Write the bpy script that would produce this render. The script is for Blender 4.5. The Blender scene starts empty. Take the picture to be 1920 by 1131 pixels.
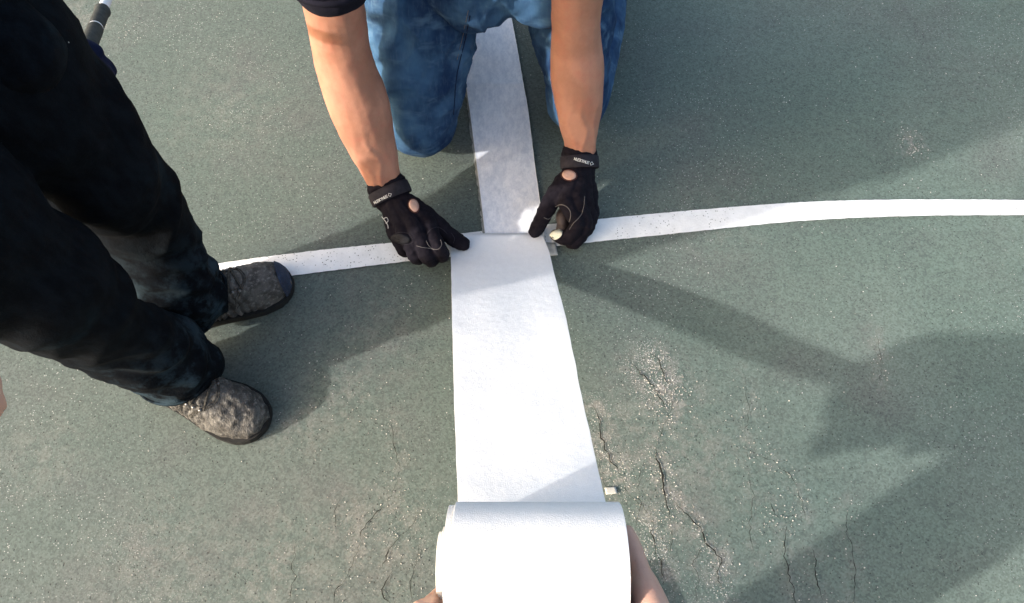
import bpy, bmesh, math, random
import numpy as np
from mathutils import Vector, Matrix, noise
from mathutils.bvhtree import BVHTree

random.seed(7); np.random.seed(7)
S = bpy.context.scene
COL = S.collection

# ------------------------------------------------------------------ camera
CAM_H, PITCH, HFOV = 1.30, 65.0, 70.0
cd = bpy.data.cameras.new('camera'); cam = bpy.data.objects.new('camera', cd); COL.objects.link(cam)
cam.location = (0, 0, CAM_H); cam.rotation_euler = (math.radians(90 - PITCH), 0, 0)
cd.sensor_fit = 'HORIZONTAL'; cd.angle = math.radians(HFOV); cd.clip_start = 0.01; cd.clip_end = 500
S.camera = cam
# ------------------------------------------------------------------ sky, sun, exposure
LX, LY, ELEV = 1.0, 0.45, 23.5            # the light travels towards +x and a little +y
w = bpy.data.worlds.new('World'); S.world = w; w.use_nodes = True
nt = w.node_tree; nt.nodes.clear()
sky = nt.nodes.new('ShaderNodeTexSky'); sky.sky_type = 'NISHITA'; sky.sun_disc = False; sky.air_density = 1.2; sky.dust_density = 6.0; sky.ozone_density = 0.6
sky.sun_elevation = math.radians(ELEV); sky.sun_rotation = math.atan2(-LX, -LY)
bg = nt.nodes.new('ShaderNodeBackground'); bg.inputs['Strength'].default_value = 0.15
wo = nt.nodes.new('ShaderNodeOutputWorld')
nt.links.new(sky.outputs[0], bg.inputs[0]); nt.links.new(bg.outputs[0], wo.inputs[0])
sd = bpy.data.lights.new('sun', 'SUN'); sun = bpy.data.objects.new('sun', sd); COL.objects.link(sun)
sd.energy = 2.0; sd.angle = math.radians(1.3); sd.color = (1.0, 0.975, 0.945)
hl = math.hypot(LX, LY); ce, se = math.cos(math.radians(ELEV)), math.sin(math.radians(ELEV))
sun.rotation_euler = Vector((LX/hl*ce, LY/hl*ce, -se)).to_track_quat('-Z', 'Y').to_euler()
sun.location = (-4, -1, 4)
S.view_settings.view_transform = 'Standard'; S.view_settings.look = 'None'
S.view_settings.exposure = 1.56; S.view_settings.gamma = 1.0; S.view_settings.use_curve_mapping = False

# ------------------------------------------------------------------ helpers
FPX = 960 / math.tan(math.radians(HFOV / 2))
_s, _c = math.sin(math.radians(90 - PITCH)), math.cos(math.radians(90 - PITCH))
def ray(px, py):
    a = (px - 960) / FPX; b = (565.5 - py) / FPX
    return Vector((a, b*_c + _s, b*_s - _c))
def P(px, py, z=0.0):                    # the point at height z that is seen at this place of the photograph
    d = ray(px, py); return Vector((0, 0, CAM_H)) + d * ((z - CAM_H) / d.z)
def V(*a): return Vector(a)

ORG = {}
def tag(o, label=None, cat=None, group=None, kind=None):
    if label: o['label'] = label
    if cat: o['category'] = cat
    if group: o['group'] = group
    if kind: o['kind'] = kind
    return o
def thing(name, loc, label, cat, group=None):
    o = bpy.data.objects.new(name, None); COL.objects.link(o); o.location = loc
    o.empty_display_size = 0.1; ORG[o.name] = Vector(loc)
    return tag(o, label, cat, group)

def crom(pts, rad, sub):
    """Catmull-Rom through points and radii"""
    n = len(pts); out = []; ro = []
    rad = [r if isinstance(r, (tuple, list)) else (r, r) for r in rad]
    for i in range(n - 1):
        p0 = pts[max(i-1, 0)]; p1 = pts[i]; p2 = pts[i+1]; p3 = pts[min(i+2, n-1)]
        r0 = rad[max(i-1, 0)]; r1 = rad[i]; r2 = rad[i+1]; r3 = rad[min(i+2, n-1)]
        for k in range(sub):
            t = k / sub; t2, t3 = t*t, t*t*t
            f = lambda a, b, c, d: 0.5 * ((2*b) + (c - a)*t + (2*a - 5*b + 4*c - d)*t2 + (3*b - a - 3*c + d)*t3)
            out.append(f(p0, p1, p2, p3)); ro.append((max(f(r0[0], r1[0], r2[0], r3[0]), 1e-4), max(f(r0[1], r1[1], r2[1], r3[1]), 1e-4)))
    out.append(pts[-1].copy()); ro.append(rad[-1])
    return out, ro

class MB:
    def __init__(s): s.v = []; s.f = []
    def tube(s, pts, rad, n=16, sub=4, up=None, cap=True):
        """lofted tube; rad = r or (r_side, r_up) per point; round caps"""
        pts = [Vector(p) for p in pts]
        P_, R_ = crom(pts, rad, sub) if sub > 1 else (pts, [r if isinstance(r, (tuple, list)) else (r, r) for r in rad])
        m = len(P_)
        tan = [(P_[min(i+1, m-1)] - P_[max(i-1, 0)]).normalized() for i in range(m)]
        u = Vector(up) if up is not None else (Vector((0, 0, 1)) if abs(tan[0].z) < .9 else Vector((0, 1, 0)))
        rings = []
        def frame(t, u):
            u = (u - t * u.dot(t)).normalized(); return t.cross(u).normalized(), u
        if cap:
            a, r, t = P_[0], R_[0], tan[0]; k = min(r)
            for q in (85, 60, 30): rings.append((a - t*k*math.sin(math.radians(q)), (r[0]*math.cos(math.radians(q)), r[1]*math.cos(math.radians(q))), t))
        for i in range(m): rings.append((P_[i], R_[i], tan[i]))
        if cap:
            a, r, t = P_[-1], R_[-1], tan[-1]; k = min(r)
            for q in (30, 60, 85): rings.append((a + t*k*math.sin(math.radians(q)), (r[0]*math.cos(math.radians(q)), r[1]*math.cos(math.radians(q))), t))
        b = len(s.v)
        for c, r, t in rings:
            x, uu = frame(t, u); u = uu if up is None else Vector(up)
            for k in range(n):
                an = 2*math.pi*k/n; s.v.append(c + x*(r[0]*math.cos(an)) + uu*(r[1]*math.sin(an)))
        for i in range(len(rings) - 1):
            for k in range(n):
                k2 = (k+1) % n; s.f.append((b+i*n+k, b+i*n+k2, b+(i+1)*n+k2, b+(i+1)*n+k))
        if cap:
            s.f.append(tuple(b + k for k in reversed(range(n)))); e = b + (len(rings)-1)*n; s.f.append(tuple(e + k for k in range(n)))
        return s
    def ell(s, c, r, rot=None, n=20, m=12):
        b = len(s.v); rot = rot or Matrix.Identity(3); c = Vector(c)
        for i in range(m + 1):
            th = math.pi * i / m
            for k in range(n):
                ph = 2*math.pi*k/n
                s.v.append(c + rot @ Vector((r[0]*math.sin(th)*math.cos(ph), r[1]*math.sin(th)*math.sin(ph), r[2]*math.cos(th))))
        for i in range(m):
            for k in range(n):
                k2 = (k+1) % n; s.f.append((b+i*n+k, b+(i+1)*n+k, b+(i+1)*n+k2, b+i*n+k2))
        return s
    def poly(s, vs, fs):
        b = len(s.v); s.v += [Vector(v) for v in vs]; s.f += [tuple(b+i for i in f) for f in fs]; return s
    def slab(s, outline, z0, z1):
        """extruded outline (list of xy, counter-clockwise)"""
        n = len(outline); b = len(s.v)
        s.v += [Vector((p[0], p[1], z0)) for p in outline] + [Vector((p[0], p[1], z1)) for p in outline]
        for k in range(n): k2 = (k+1) % n; s.f.append((b+k, b+k2, b+n+k2, b+n+k))
        s.f.append(tuple(b+n+k for k in range(n))); s.f.append(tuple(b+k for k in reversed(range(n))))
        return s
    def build(s, name, mat, parent=None, remesh=None, smooth=0, disp=None, flat=False, label=None, kind=None):
        org = ORG[parent.name] if parent is not None else Vector((0, 0, 0))
        me = bpy.data.meshes.new(name); me.from_pydata([tuple(v) for v in s.v], [], s.f); me.update()
        if remesh:
            t = bpy.data.objects.new('tmp', me); COL.objects.link(t)
            m = t.modifiers.new('r', 'REMESH'); m.mode = 'VOXEL'; m.voxel_size = remesh; m.use_smooth_shade = True
            if smooth:
                k = t.modifiers.new('s', 'SMOOTH'); k.factor = .5; k.iterations = smooth
            dg = bpy.context.evaluated_depsgraph_get(); dg.update()
            me2 = bpy.data.meshes.new_from_object(t.evaluated_get(dg))
            bpy.data.objects.remove(t); bpy.data.meshes.remove(me); me = me2; me.name = name
        if disp:
            nn = len(me.vertices); co = np.empty(nn*3); me.vertices.foreach_get('co', co); co = co.reshape(-1, 3)
            no = np.empty(nn*3); me.vertex_normals.foreach_get('vector', no); no = no.reshape(-1, 3)
            d = np.array([disp(Vector(p), Vector(q)) for p, q in zip(co, no)])
            co = co + no * d[:, None]; me.vertices.foreach_set('co', co.ravel()); me.update()
        co = np.empty(len(me.vertices)*3); me.vertices.foreach_get('co', co); co = co.reshape(-1, 3)
        bv = BVHTree.FromPolygons([Vector(c) for c in co], [tuple(p.vertices) for p in me.polygons]) if s.__dict__.get('want_bvh') else None
        co = co - np.array(org)[None]; me.vertices.foreach_set('co', co.ravel()); me.update()
        if not flat: me.polygons.foreach_set('use_smooth', [True]*len(me.polygons))
        me.materials.clear(); me.materials.append(mat)
        o = bpy.data.objects.new(name, me); COL.objects.link(o); ORG[o.name] = Vector(org)
        if parent is not None: o.parent = parent
        if label: o['label'] = label
        if kind: o['kind'] = kind
        s.bvh = bv
        return o

def nz(p, sc, z=0): return noise.noise(Vector((p.x*sc, p.y*sc, p.z*sc + z)))

# ------------------------------------------------------------------ materials
class NT:
    def __init__(s, name):
        s.m = bpy.data.materials.new(name); s.m.use_nodes = True; s.t = s.m.node_tree; s.t.nodes.clear()
        s.o = s.n('ShaderNodeOutputMaterial'); s.b = s.n('ShaderNodeBsdfPrincipled'); s.l(s.b.outputs[0], s.o.inputs[0])
        s.tc = s.n('ShaderNodeTexCoord')
    def n(s, k, **kw):
        x = s.t.nodes.new(k)
        for a, v in kw.items(): setattr(x, a, v)
        return x
    def l(s, a, b): s.t.links.new(a, b)
    def set(s, x, i, v):
        if hasattr(v, 'is_linked') or isinstance(v, bpy.types.NodeSocket): s.l(v, x.inputs[i])
        else: x.inputs[i].default_value = v
    def noise(s, scale, detail=4, rough=.55, vec=None, dist=0):
        x = s.n('ShaderNodeTexNoise'); x.inputs['Scale'].default_value = scale; x.inputs['Detail'].default_value = detail
        x.inputs['Roughness'].default_value = rough; x.inputs['Distortion'].default_value = dist
        s.l(vec if vec else s.tc.outputs['Object'], x.inputs['Vector']); return x.outputs['Fac']
    def vor(s, scale, feat='F1', vec=None, rnd=1):
        x = s.n('ShaderNodeTexVoronoi'); x.feature = feat; x.inputs['Scale'].default_value = scale; x.inputs['Randomness'].default_value = rnd
        s.l(vec if vec else s.tc.outputs['Object'], x.inputs['Vector']); return x
    def map(s, scale=(1, 1, 1), rot=(0, 0, 0)):
        x = s.n('ShaderNodeMapping'); x.inputs['Scale'].default_value = scale; x.inputs['Rotation'].default_value = rot
        s.l(s.tc.outputs['Object'], x.inputs['Vector']); return x.outputs[0]
    def ramp(s, fac, a, b, c0=0., c1=1.):
        x = s.n('ShaderNodeMapRange'); x.interpolation_type = 'SMOOTHSTEP'
        s.set(x, 0, fac); x.inputs[1].default_value = a; x.inputs[2].default_value = b; x.inputs[3].default_value = c0; x.inputs[4].default_value = c1
        return x.outputs[0]
    def math(s, op, a, b=0.):
        x = s.n('ShaderNodeMath', operation=op); s.set(x, 0, a); s.set(x, 1, b); return x.outputs[0]
    def mix(s, fac, a, b, blend='MIX'):
        x = s.n('ShaderNodeMix'); x.data_type = 'RGBA'; x.blend_type = blend
        s.set(x, 0, fac)
        for i, v in ((6, a), (7, b)):
            if isinstance(v, tuple): x.inputs[i].default_value = (*v[:3], 1)
            else: s.l(v, x.inputs[i])
        return x.outputs[2]
    def bump(s, h, dist, strength=1.):
        x = s.n('ShaderNodeBump'); x.inputs['Strength'].default_value = strength; x.inputs['Distance'].default_value = dist
        s.l(h, x.inputs['Height']); s.l(x.outputs[0], s.b.inputs['Normal'])
    def fin(s, col, rough=.8, spec=.3, **kw):
        if isinstance(col, tuple): s.b.inputs['Base Color'].default_value = (*col[:3], 1)
        else: s.l(col, s.b.inputs['Base Color'])
        s.set(s.b, 'Roughness', rough); s.b.inputs['Specular IOR Level'].default_value = spec
        for k, v in kw.items(): s.b.inputs[k].default_value = v
        return s.m

def cloth(name, c0, c1, sc=60, bsc=900, bd=.0006, rough=.95, spec=.12, stretch=None):
    t = NT(name); vec = t.map(stretch) if stretch else None
    a = t.noise(sc, 5, .6, vec); t.bump(t.noise(bsc, 3, .7), bd, .6)
    return t.fin(t.mix(t.ramp(a, .3, .7), c0, c1), rough, spec)

def m_court():
    t = NT('court acrylic over asphalt')
    at = t.n('ShaderNodeAttribute'); at.attribute_name = 'wear'; wear = at.outputs['Fac']
    bt = t.n('ShaderNodeAttribute'); bt.attribute_name = 'tone_fade'; tone_fade = bt.outputs['Fac']
    big = t.noise(1.6, 4, .6); mid = t.noise(7, 5, .65); fine = t.noise(90, 4, .7)
    green = t.mix(t.ramp(big, .3, .7), (.104, .142, .119), (.131, .163, .140))
    grey = t.mix(t.ramp(mid, .35, .7), (.066, .080, .074), (.086, .099, .092))
    base = t.mix(t.math('ADD', t.math('MULTIPLY', tone_fade, .85), t.ramp(mid, .45, .75, -.15, .2)), green, grey)
    base = t.mix(t.ramp(t.noise(3.4, 4, .6), .5, .72, 0, .35), base, (.104, .102, .097))
    base = t.mix(t.ramp(t.noise(2.3, 3, .5, t.map((1, 1, 1), (.3, .2, .9))), .52, .74, 0, .4), base, (.088, .120, .100))
    sq = t.noise(14, 3, .5, t.map((.35, 2.2, 1), (0, 0, .12)))
    base = t.mix(t.ramp(sq, .35, .7, 0, .35), base, t.mix(.5, base, (.10, .115, .10)))
    v1 = t.vor(330); cellv = t.n('ShaderNodeSeparateColor'); t.l(v1.outputs['Color'], cellv.inputs[0])
    grain = t.math('ADD', t.math('MULTIPLY', cellv.outputs[0], .55), t.math('MULTIPLY', fine, .5))
    base = t.mix(1.0, base, t.mix(grain, (.58, .58, .58), (1.46, 1.46, 1.45)), 'MULTIPLY')
    # worn reddish under-coat and bare stones where the paint has gone
    wn = t.math('MULTIPLY', wear, t.ramp(t.noise(32, 5, .7), .42, .62))
    base = t.mix(t.math('MULTIPLY', wn, .55), base, t.mix(cellv.outputs[1], (.17, .135, .115), (.42, .38, .35)))
    chip = t.math('MULTIPLY', t.ramp(v1.outputs['Distance'], .36, .28), t.ramp(cellv.outputs[2], .96, .97))
    chip2 = t.math('MULTIPLY', wear, t.math('MULTIPLY', t.ramp(v1.outputs['Distance'], .40, .30), t.ramp(cellv.outputs[2], .72, .74)))
    chip = t.math('MULTIPLY', t.math('MAXIMUM', chip, chip2), t.ramp(t.noise(5, 3), .35, .6, .25, 1))
    base = t.mix(chip, base, (.42, .42, .39))
    v2 = t.vor(210); pv = t.n('ShaderNodeSeparateColor'); t.l(v2.outputs['Color'], pv.inputs[0])
    pit = t.math('MULTIPLY', t.ramp(v2.outputs['Distance'], .30, .2), t.ramp(pv.outputs[0], .91, .93))
    base = t.mix(t.math('MULTIPLY', pit, .75), base, (.03, .03, .028))
    hgt = t.math('SUBTRACT', t.math('ADD', t.math('MULTIPLY', grain, .5), t.math('MULTIPLY', chip, .6)), pit)
    t.bump(hgt, .0022, .8)
    return t.fin(base, .82, .25)

def m_paint():
    t = NT('white line paint'); v = t.vor(300); c = t.n('ShaderNodeSeparateColor'); t.l(v.outputs['Color'], c.inputs[0])
    g = t.mix(t.ramp(t.noise(40, 4), .3, .7), (.74, .74, .73), (.82, .82, .81))
    miss = t.math('MULTIPLY', t.ramp(v.outputs['Distance'], .4, .3), t.math('MULTIPLY', t.ramp(c.outputs[0], .82, .84), t.ramp(t.noise(9, 3), .47, .60)))
    t.bump(t.noise(260, 4, .7), .0015, .6)
    return t.fin(t.mix(miss, g, (.13, .14, .12)), .7, .25)

def m_fabric(name, a, b, trans=0.):  # trans: share of light that passes through the knit
    t = NT(name); g = t.mix(t.ramp(t.noise(120, 4, .7, t.map((1, .5, 1))), .3, .7), a, b)
    t.bump(t.math('ADD', t.noise(700, 3, .7), t.math('MULTIPLY', t.noise(60, 3, .6), 1.2)), .0012, .6)
    m = t.fin(g, .9, .1)
    if trans:
        tr = t.n('ShaderNodeBsdfTranslucent'); t.l(g, tr.inputs[0]); mx = t.n('ShaderNodeMixShader'); mx.inputs[0].default_value = trans
        t.l(t.b.outputs[0], mx.inputs[1]); t.l(tr.outputs[0], mx.inputs[2]); t.l(mx.outputs[0], t.o.inputs[0])
    return m

def m_skin(name, a, b, red):
    t = NT(name)
    g = t.mix(t.ramp(t.noise(16, 4, .6), .35, .65), a, b)
    g = t.mix(t.ramp(t.noise(34, 4, .65), .45, .75, 0, .5), g, red)
    g = t.mix(t.ramp(t.noise(300, 3, .7), .58, .75, 0, .25), g, (.20, .10, .06))
    t.bump(t.math('ADD', t.noise(420, 4, .6), t.math('MULTIPLY', t.noise(70, 3), .8)), .0006, .5)
    m = t.fin(g, .55, .35); t.b.inputs['Subsurface Weight'].default_value = .12
    t.b.inputs['Subsurface Radius'].default_value = (.008, .003, .0015); t.b.inputs['Subsurface Scale'].default_value = 1.
    return m

def m_denim():
    t = NT('blue denim')
    st = t.noise(130, 4, .7, t.map((1.6, .35, .35)))           # slubby yarn running down the leg
    tone_fade = t.noise(9, 4, .6); wh = t.noise(26, 3, .6, t.map((.5, 1.4, 1.4)))
    c = t.mix(t.ramp(tone_fade, .35, .68), (.009, .026, .072), (.048, .112, .205))
    c = t.mix(t.ramp(wh, .52, .76, 0, .55), c, (.10, .18, .27))
    c = t.mix(t.ramp(st, .45, .85, 0, .20), c, (.15, .23, .31))
    t.bump(t.math('ADD', st, t.math('MULTIPLY', t.noise(800, 2), .5)), .0008, .6)
    return t.fin(c, .92, .12)

def m_leather(name, a, b, c):
    t = NT(name); n1 = t.noise(38, 5, .7); n2 = t.noise(150, 4, .7); cr = t.vor(130, 'DISTANCE_TO_EDGE', t.map((2.2, .6, 1)))
    col = t.mix(t.ramp(n1, .38, .6), a, b); col = t.mix(t.ramp(n2, .52, .7, 0, .8), col, c)
    col = t.mix(t.ramp(cr.outputs['Distance'], .07, .0, 0, .3), col, (.02, .018, .015))
    t.bump(t.math('ADD', t.math('MULTIPLY', n2, .7), t.math('MULTIPLY', t.ramp(cr.outputs['Distance'], 0, .15), .35)), .0018, .9)
    return t.fin(col, .75, .3)

def m_black():
    t = NT('black work cloth'); a = t.noise(7, 5, .65); b = t.noise(55, 4, .7, t.map((1, 1, .4)))
    c = t.mix(t.ramp(b, .35, .7), (.0028, .0036, .0052), (.0055, .0078, .0110))
    c = t.mix(t.ramp(a, .55, .72, 0, .5), c, (.011, .024, .034))
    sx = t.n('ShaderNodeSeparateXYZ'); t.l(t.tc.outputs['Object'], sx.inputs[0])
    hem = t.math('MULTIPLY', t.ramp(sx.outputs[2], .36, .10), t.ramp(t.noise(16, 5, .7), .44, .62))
    c = t.mix(t.math('MULTIPLY', hem, .8), c, (.030, .050, .066))  # blue tint paints the sunlit edges of the lower legs into the cloth
    t.bump(t.math('ADD', t.noise(420, 3, .7), t.math('MULTIPLY', t.noise(45, 4, .6), 2)), .0012, .7)
    return t.fin(c, .95, .06)

M = dict(
    court=m_court(), paint=m_paint(),
    fab=m_fabric('white knitted repair fabric', (.90, .90, .90), (.93, .93, .93), .10),
    gauze=m_fabric('thin gauze strip pressed into binder', (.72, .74, .79), (.92, .92, .94)),
    binder=m_fabric('dried grey binder', (.24, .25, .23), (.36, .36, .34)),
    crack=NT('crack shadow').fin((.018, .017, .015), 1., .05),
    chip=cloth('bare stone chips', (.30, .28, .25), (.62, .60, .56), 40, 500),
    tape=cloth('paper tape', (.36, .35, .32), (.48, .47, .43), 90, 500),
    tan=m_skin('tanned skin', (.34, .155, .098), (.43, .205, .135), (.41, .140, .092)),
    pale=m_skin('light skin', (.54, .32, .24), (.60, .37, .28), (.56, .28, .21)),
    denim=m_denim(), tee=cloth('black tee', (.008, .008, .014), (.014, .013, .022), 40),
    black=m_black(),
    grey_cloth=cloth('grey work cloth', (.06, .065, .07), (.09, .09, .1), 30),
    glove=cloth('black glove cloth', (.0065, .005, .008), (.011, .009, .013), 70, 1100, .0006, .9, .12),
    glove2=cloth('dark glove leather', (.0085, .0075, .0095), (.015, .013, .016), 70, 700, .0006, .65, .3),
    brown=cloth('brown glove palm leather', (.045, .033, .032), (.07, .052, .048), 70, 500, .0006, .6, .3),
    strap=cloth('elastic strap', (.016, .014, .018), (.028, .024, .03), 90, 900, .0006, .8, .2),
    stitch=cloth('grey stitching', (.10, .09, .085), (.17, .15, .14), 300),
    piping=cloth('dark red piping', (.05, .02, .02), (.08, .035, .03), 200),
    white=cloth('white print', (.62, .6, .56), (.72, .70, .66), 200),
    cream=cloth('cream lining', (.70, .68, .52), (.78, .76, .62), 120, 600),
    navy=cloth('navy cloth', (.006, .009, .028), (.012, .016, .045), 50),
    boot=m_leather('scuffed boot leather', (.045, .041, .037), (.100, .092, .083), (.22, .205, .185)),
    bootw=m_leather('pale worn boot leather', (.036, .034, .031), (.105, .099, .090), (.21, .20, .185)),
    bluecap=m_leather('blue stained toe leather', (.018, .026, .048), (.026, .040, .075), (.05, .06, .085)),
    sole=cloth('black rubber sole', (.012, .012, .012), (.02, .02, .019), 80, 400, .001, .8, .2),
    lace=cloth('dark boot lace', (.03, .027, .022), (.08, .075, .065), 300),
    eyelet=NT('metal eyelet').fin((.22, .21, .20), .5, .5, Metallic=1.0),
    foam=cloth('charcoal foam grip', (.045, .048, .045), (.065, .068, .064), 120, 600, .001),
    shaft=cloth('white painted pole', (.70, .70, .72), (.78, .78, .78), 20, 300, .0002, .45, .4),
    hair=cloth('brown hair', (.02, .014, .01), (.05, .034, .022), 120, 700, .002, .6, .4),
    eye=NT('eye').fin((.75, .73, .70), .2, .5), card=cloth('pale cardboard', (.52, .50, .47), (.60, .58, .55), 60),
)

# ------------------------------------------------------------------ ground with wear along its cracks
CR = [
 [(1110,760),(1122,783),(1127,821),(1134,844),(1150,872),(1164,891)],
 [(1185,682),(1202,701),(1221,720),(1235,741),(1256,774)],
 [(1218,659),(1237,675),(1244,701),(1258,724)],
 [(1230,835),(1232,863),(1242,891),(1244,924),(1258,976)],
 [(1261,938),(1289,966),(1312,990),(1326,1023),(1350,1046),(1347,1088),(1358,1112)],
 [(1221,976),(1223,1013),(1235,1046),(1247,1088)],
 [(1474,985),(1472,1051),(1486,1098),(1493,1140)],
 [(1521,1027),(1531,1051),(1531,1098),(1542,1125)],
 [(1423,856),(1439,861),(1455,872)],
 [(1495,915),(1505,947),(1510,976)],
 [(1444,940),(1453,966),(1465,971)],
 [(1397,835),(1404,863)],
 [(735,785),(739,828),(746,859),(748,882)],
 [(721,949),(703,967),(683,989),(676,1012)],
 [(753,1003),(730,1029),(717,1065)],
 [(735,1070),(719,1097),(717,1115),(739,1140)],
 [(645,1090),(629,1106),(625,1140)],
]
CR += [[(1164,891),(1176,925),(1204,950),(1221,976)],[(1256,774),(1243,800),(1236,818),(1230,835)],[(1258,976),(1262,1010),(1256,1040)],[(748,882),(741,915),(721,949)],[(676,1012),(668,1040),(645,1090)],[(1455,872),(1478,890),(1495,915)],[(1465,971),(1474,985)],[(1258,724),(1262,750),(1256,774)],[(1134,844),(1120,880),(1150,940)],[(753,1003),(775,985),(790,960)],[(1326,1023),(1300,1050),(1310,1090),(1300,1140)],[(1395,700),(1404,760),(1397,835)],[(790,1010),(782,1050),(770,1090),(772,1140)],[(560,1010),(548,1050),(552,1090),(535,1140)],[(640,930),(628,965),(632,1000)],[(1210,860),(1196,900),(1202,950),(1190,1000)],[(1400,880),(1412,930),(1405,990),(1418,1050)],[(1585,940),(1590,1000),(1604,1060),(1600,1140)],[(1640,620),(1652,680),(1646,730)]]
CW = [.0024,.0020,.0018,.0028,.0024,.0020,.0020,.0020,.0012,.0012,.0012,.0011,.0013,.0017,.0017,.0019,.0016] + [.0009]*12 + [.0011,.0010,.0009,.0010,.0010,.0011,.0008]
CPTS = [[P(*q) for q in c] for c in CR]
def axis(lo, hi, step, far, k=24):
    core = np.arange(lo, hi + step*.5, step)
    g = np.geomspace(step*1.3, far, k); return np.concatenate([(lo - np.cumsum(g))[::-1], core, hi + np.cumsum(g)])
gx = axis(-1.5, 1.6, .011, 16); gy = axis(-.25, 1.75, .011, 16)
GX, GY = np.meshgrid(gx, gy); nx, ny = len(gx), len(gy)
def seg_d(pl):
    d = np.full(GX.shape, 9.)
    for a, b in zip(pl[:-1], pl[1:]):
        ax, ay, bx, by = a.x, a.y, b.x, b.y; L = (bx-ax)**2 + (by-ay)**2
        t = np.clip(((GX-ax)*(bx-ax) + (GY-ay)*(by-ay)) / L, 0, 1)
        d = np.minimum(d, np.hypot(GX - ax - t*(bx-ax), GY - ay - t*(by-ay)))
    return d
wear = np.zeros(GX.shape)
for i, pl in enumerate(CPTS):
    wear = np.maximum(wear, (.9 if i < 6 else .38) * np.exp(-(seg_d(pl) / (.026 if i < 6 else .018))**2))
for px, py, r, a in [(1250,735,.06,1.),(1155,885,.045,1.),(700,1000,.10,.5),(640,740,.07,.45),(560,800,.06,.4),(300,1060,.12,.35),(1330,420,.10,.25),
                     (860,60,.1,.2),(150,40,.1,.4),(700,620,.12,.3),(1180,820,.09,.45),(1300,860,.10,.45),(1710,270,.03,.9),(420,200,.15,.25),(520,1060,.12,.4),(80,850,.08,.3)]:
    c = P(px, py); wear = np.maximum(wear, a*np.exp(-(((GX-c.x)**2 + (GY-c.y)**2) / r**2)))
tone_fade = 1 / (1 + np.exp((GX - .42 + .1*np.sin(GY*5)) / .16)) * .75 + .15  # court colour shifts from green on the right to grey on the left
zz = .0009*np.sin(GX*7 + 1.3*np.sin(GY*5)) * np.exp(-(GX**2 + GY**2)/9)
gv = np.stack([GX, GY, zz - .001], -1).reshape(-1, 3)
idx = np.arange(nx*ny).reshape(ny, nx)
gf = np.stack([idx[:-1, :-1], idx[:-1, 1:], idx[1:, 1:], idx[1:, :-1]], -1).reshape(-1, 4)
me = bpy.data.meshes.new('court_ground'); me.from_pydata(gv.tolist(), [], gf.tolist()); me.update()
for nm, arr in (('wear', wear), ('tone_fade', tone_fade)):
    at = me.attributes.new(nm, 'FLOAT', 'POINT'); at.data.foreach_set('value', arr.ravel().astype(np.float32))
me.polygons.foreach_set('use_smooth', [True]*len(me.polygons)); me.materials.append(M['court'])
court = bpy.data.objects.new('court_ground', me); COL.objects.link(court); ORG[court.name] = V(0, 0, 0); tag(court, kind='structure')
GZ = .0014
def crack_mesh(pl, wd, seed):
    rnd = random.Random(seed); pts = []
    for a, b in zip(pl[:-1], pl[1:]):
        n = max(2, int((b-a).length / .006)); d = (b-a).normalized(); q = Vector((-d.y, d.x, 0))
        for k in range(n): pts.append(a.lerp(b, k/n) + q*(rnd.uniform(-.0022, .0022) + .004*noise.noise(V(k*.35, seed*3.1, 0))) + d*rnd.uniform(-.001, .001))
    pts.append(pl[-1]); n = len(pts); L = []; R = []
    for i, p in enumerate(pts):
        d = (pts[min(i+1, n-1)] - pts[max(i-1, 0)]).normalized(); q = Vector((-d.y, d.x, 0))
        e = min(1, 4*min(i, n-1-i)/n + .12) * rnd.uniform(.35, 1.15) * wd * .5
        L.append(p + q*e); R.append(p - q*e*rnd.uniform(.7, 1.2))
    m = MB(); vs = [Vector((v.x, v.y, GZ)) for v in L + R]
    m.poly(vs, [(i, n+i, n+i+1, i+1) for i in range(n-1)]); return m
for i, (pl, wd) in enumerate(zip(CPTS, CW)):
    crack_mesh(pl, wd, i).build('crack', M['crack'], court, flat=True)

# loose and bare stone chips, far too many to count
m = MB(); rnd = random.Random(3)
def chip(x, y, r):
    b = len(m.v); a0 = rnd.random()*6.28; k = 5
    for j in range(k):
        a = a0 + j*6.283/k; q = r*rnd.uniform(.7, 1.2); m.v.append(Vector((x + q*math.cos(a), y + q*math.sin(a)*rnd.uniform(.6, 1), -.0006)))
    m.v.append(Vector((x + r*.2*rnd.uniform(-1, 1), y, r*rnd.uniform(.5, .9))))
    for j in range(k): m.f.append((b+j, b+(j+1) % k, b+k))
for _ in range(2600):
    chip(rnd.uniform(-1.3, 1.3), rnd.uniform(0, 1.6), .0007 + .0009*rnd.random()**3)
for i, pl in enumerate(CPTS):
    for _ in range(150 if i < 6 else 22):
        j = rnd.randrange(len(pl)-1); p = pl[j].lerp(pl[j+1], rnd.random())
        chip(p.x + rnd.gauss(0, .016), p.y + rnd.gauss(0, .016), .0006 + .0011*rnd.random()**2)
for px, py, r, n in [(1250,740,.03,130),(1155,885,.025,110),(1710,265,.02,40),(1715,285,.012,30),(240,60,.02,30),(1215,75,.012,14),(1470,185,.01,10),(770,560,.03,20),(640,735,.05,60)]:
    c = P(px, py)
    for _ in range(n): chip(c.x + rnd.gauss(0, r), c.y + rnd.gauss(0, r), .0006 + .0010*rnd.random())
tag(m.build('stone_chips', M['chip'], flat=True), 'pale bare stone chips scattered over the worn green court', 'stone chips', kind='stuff')

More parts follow.
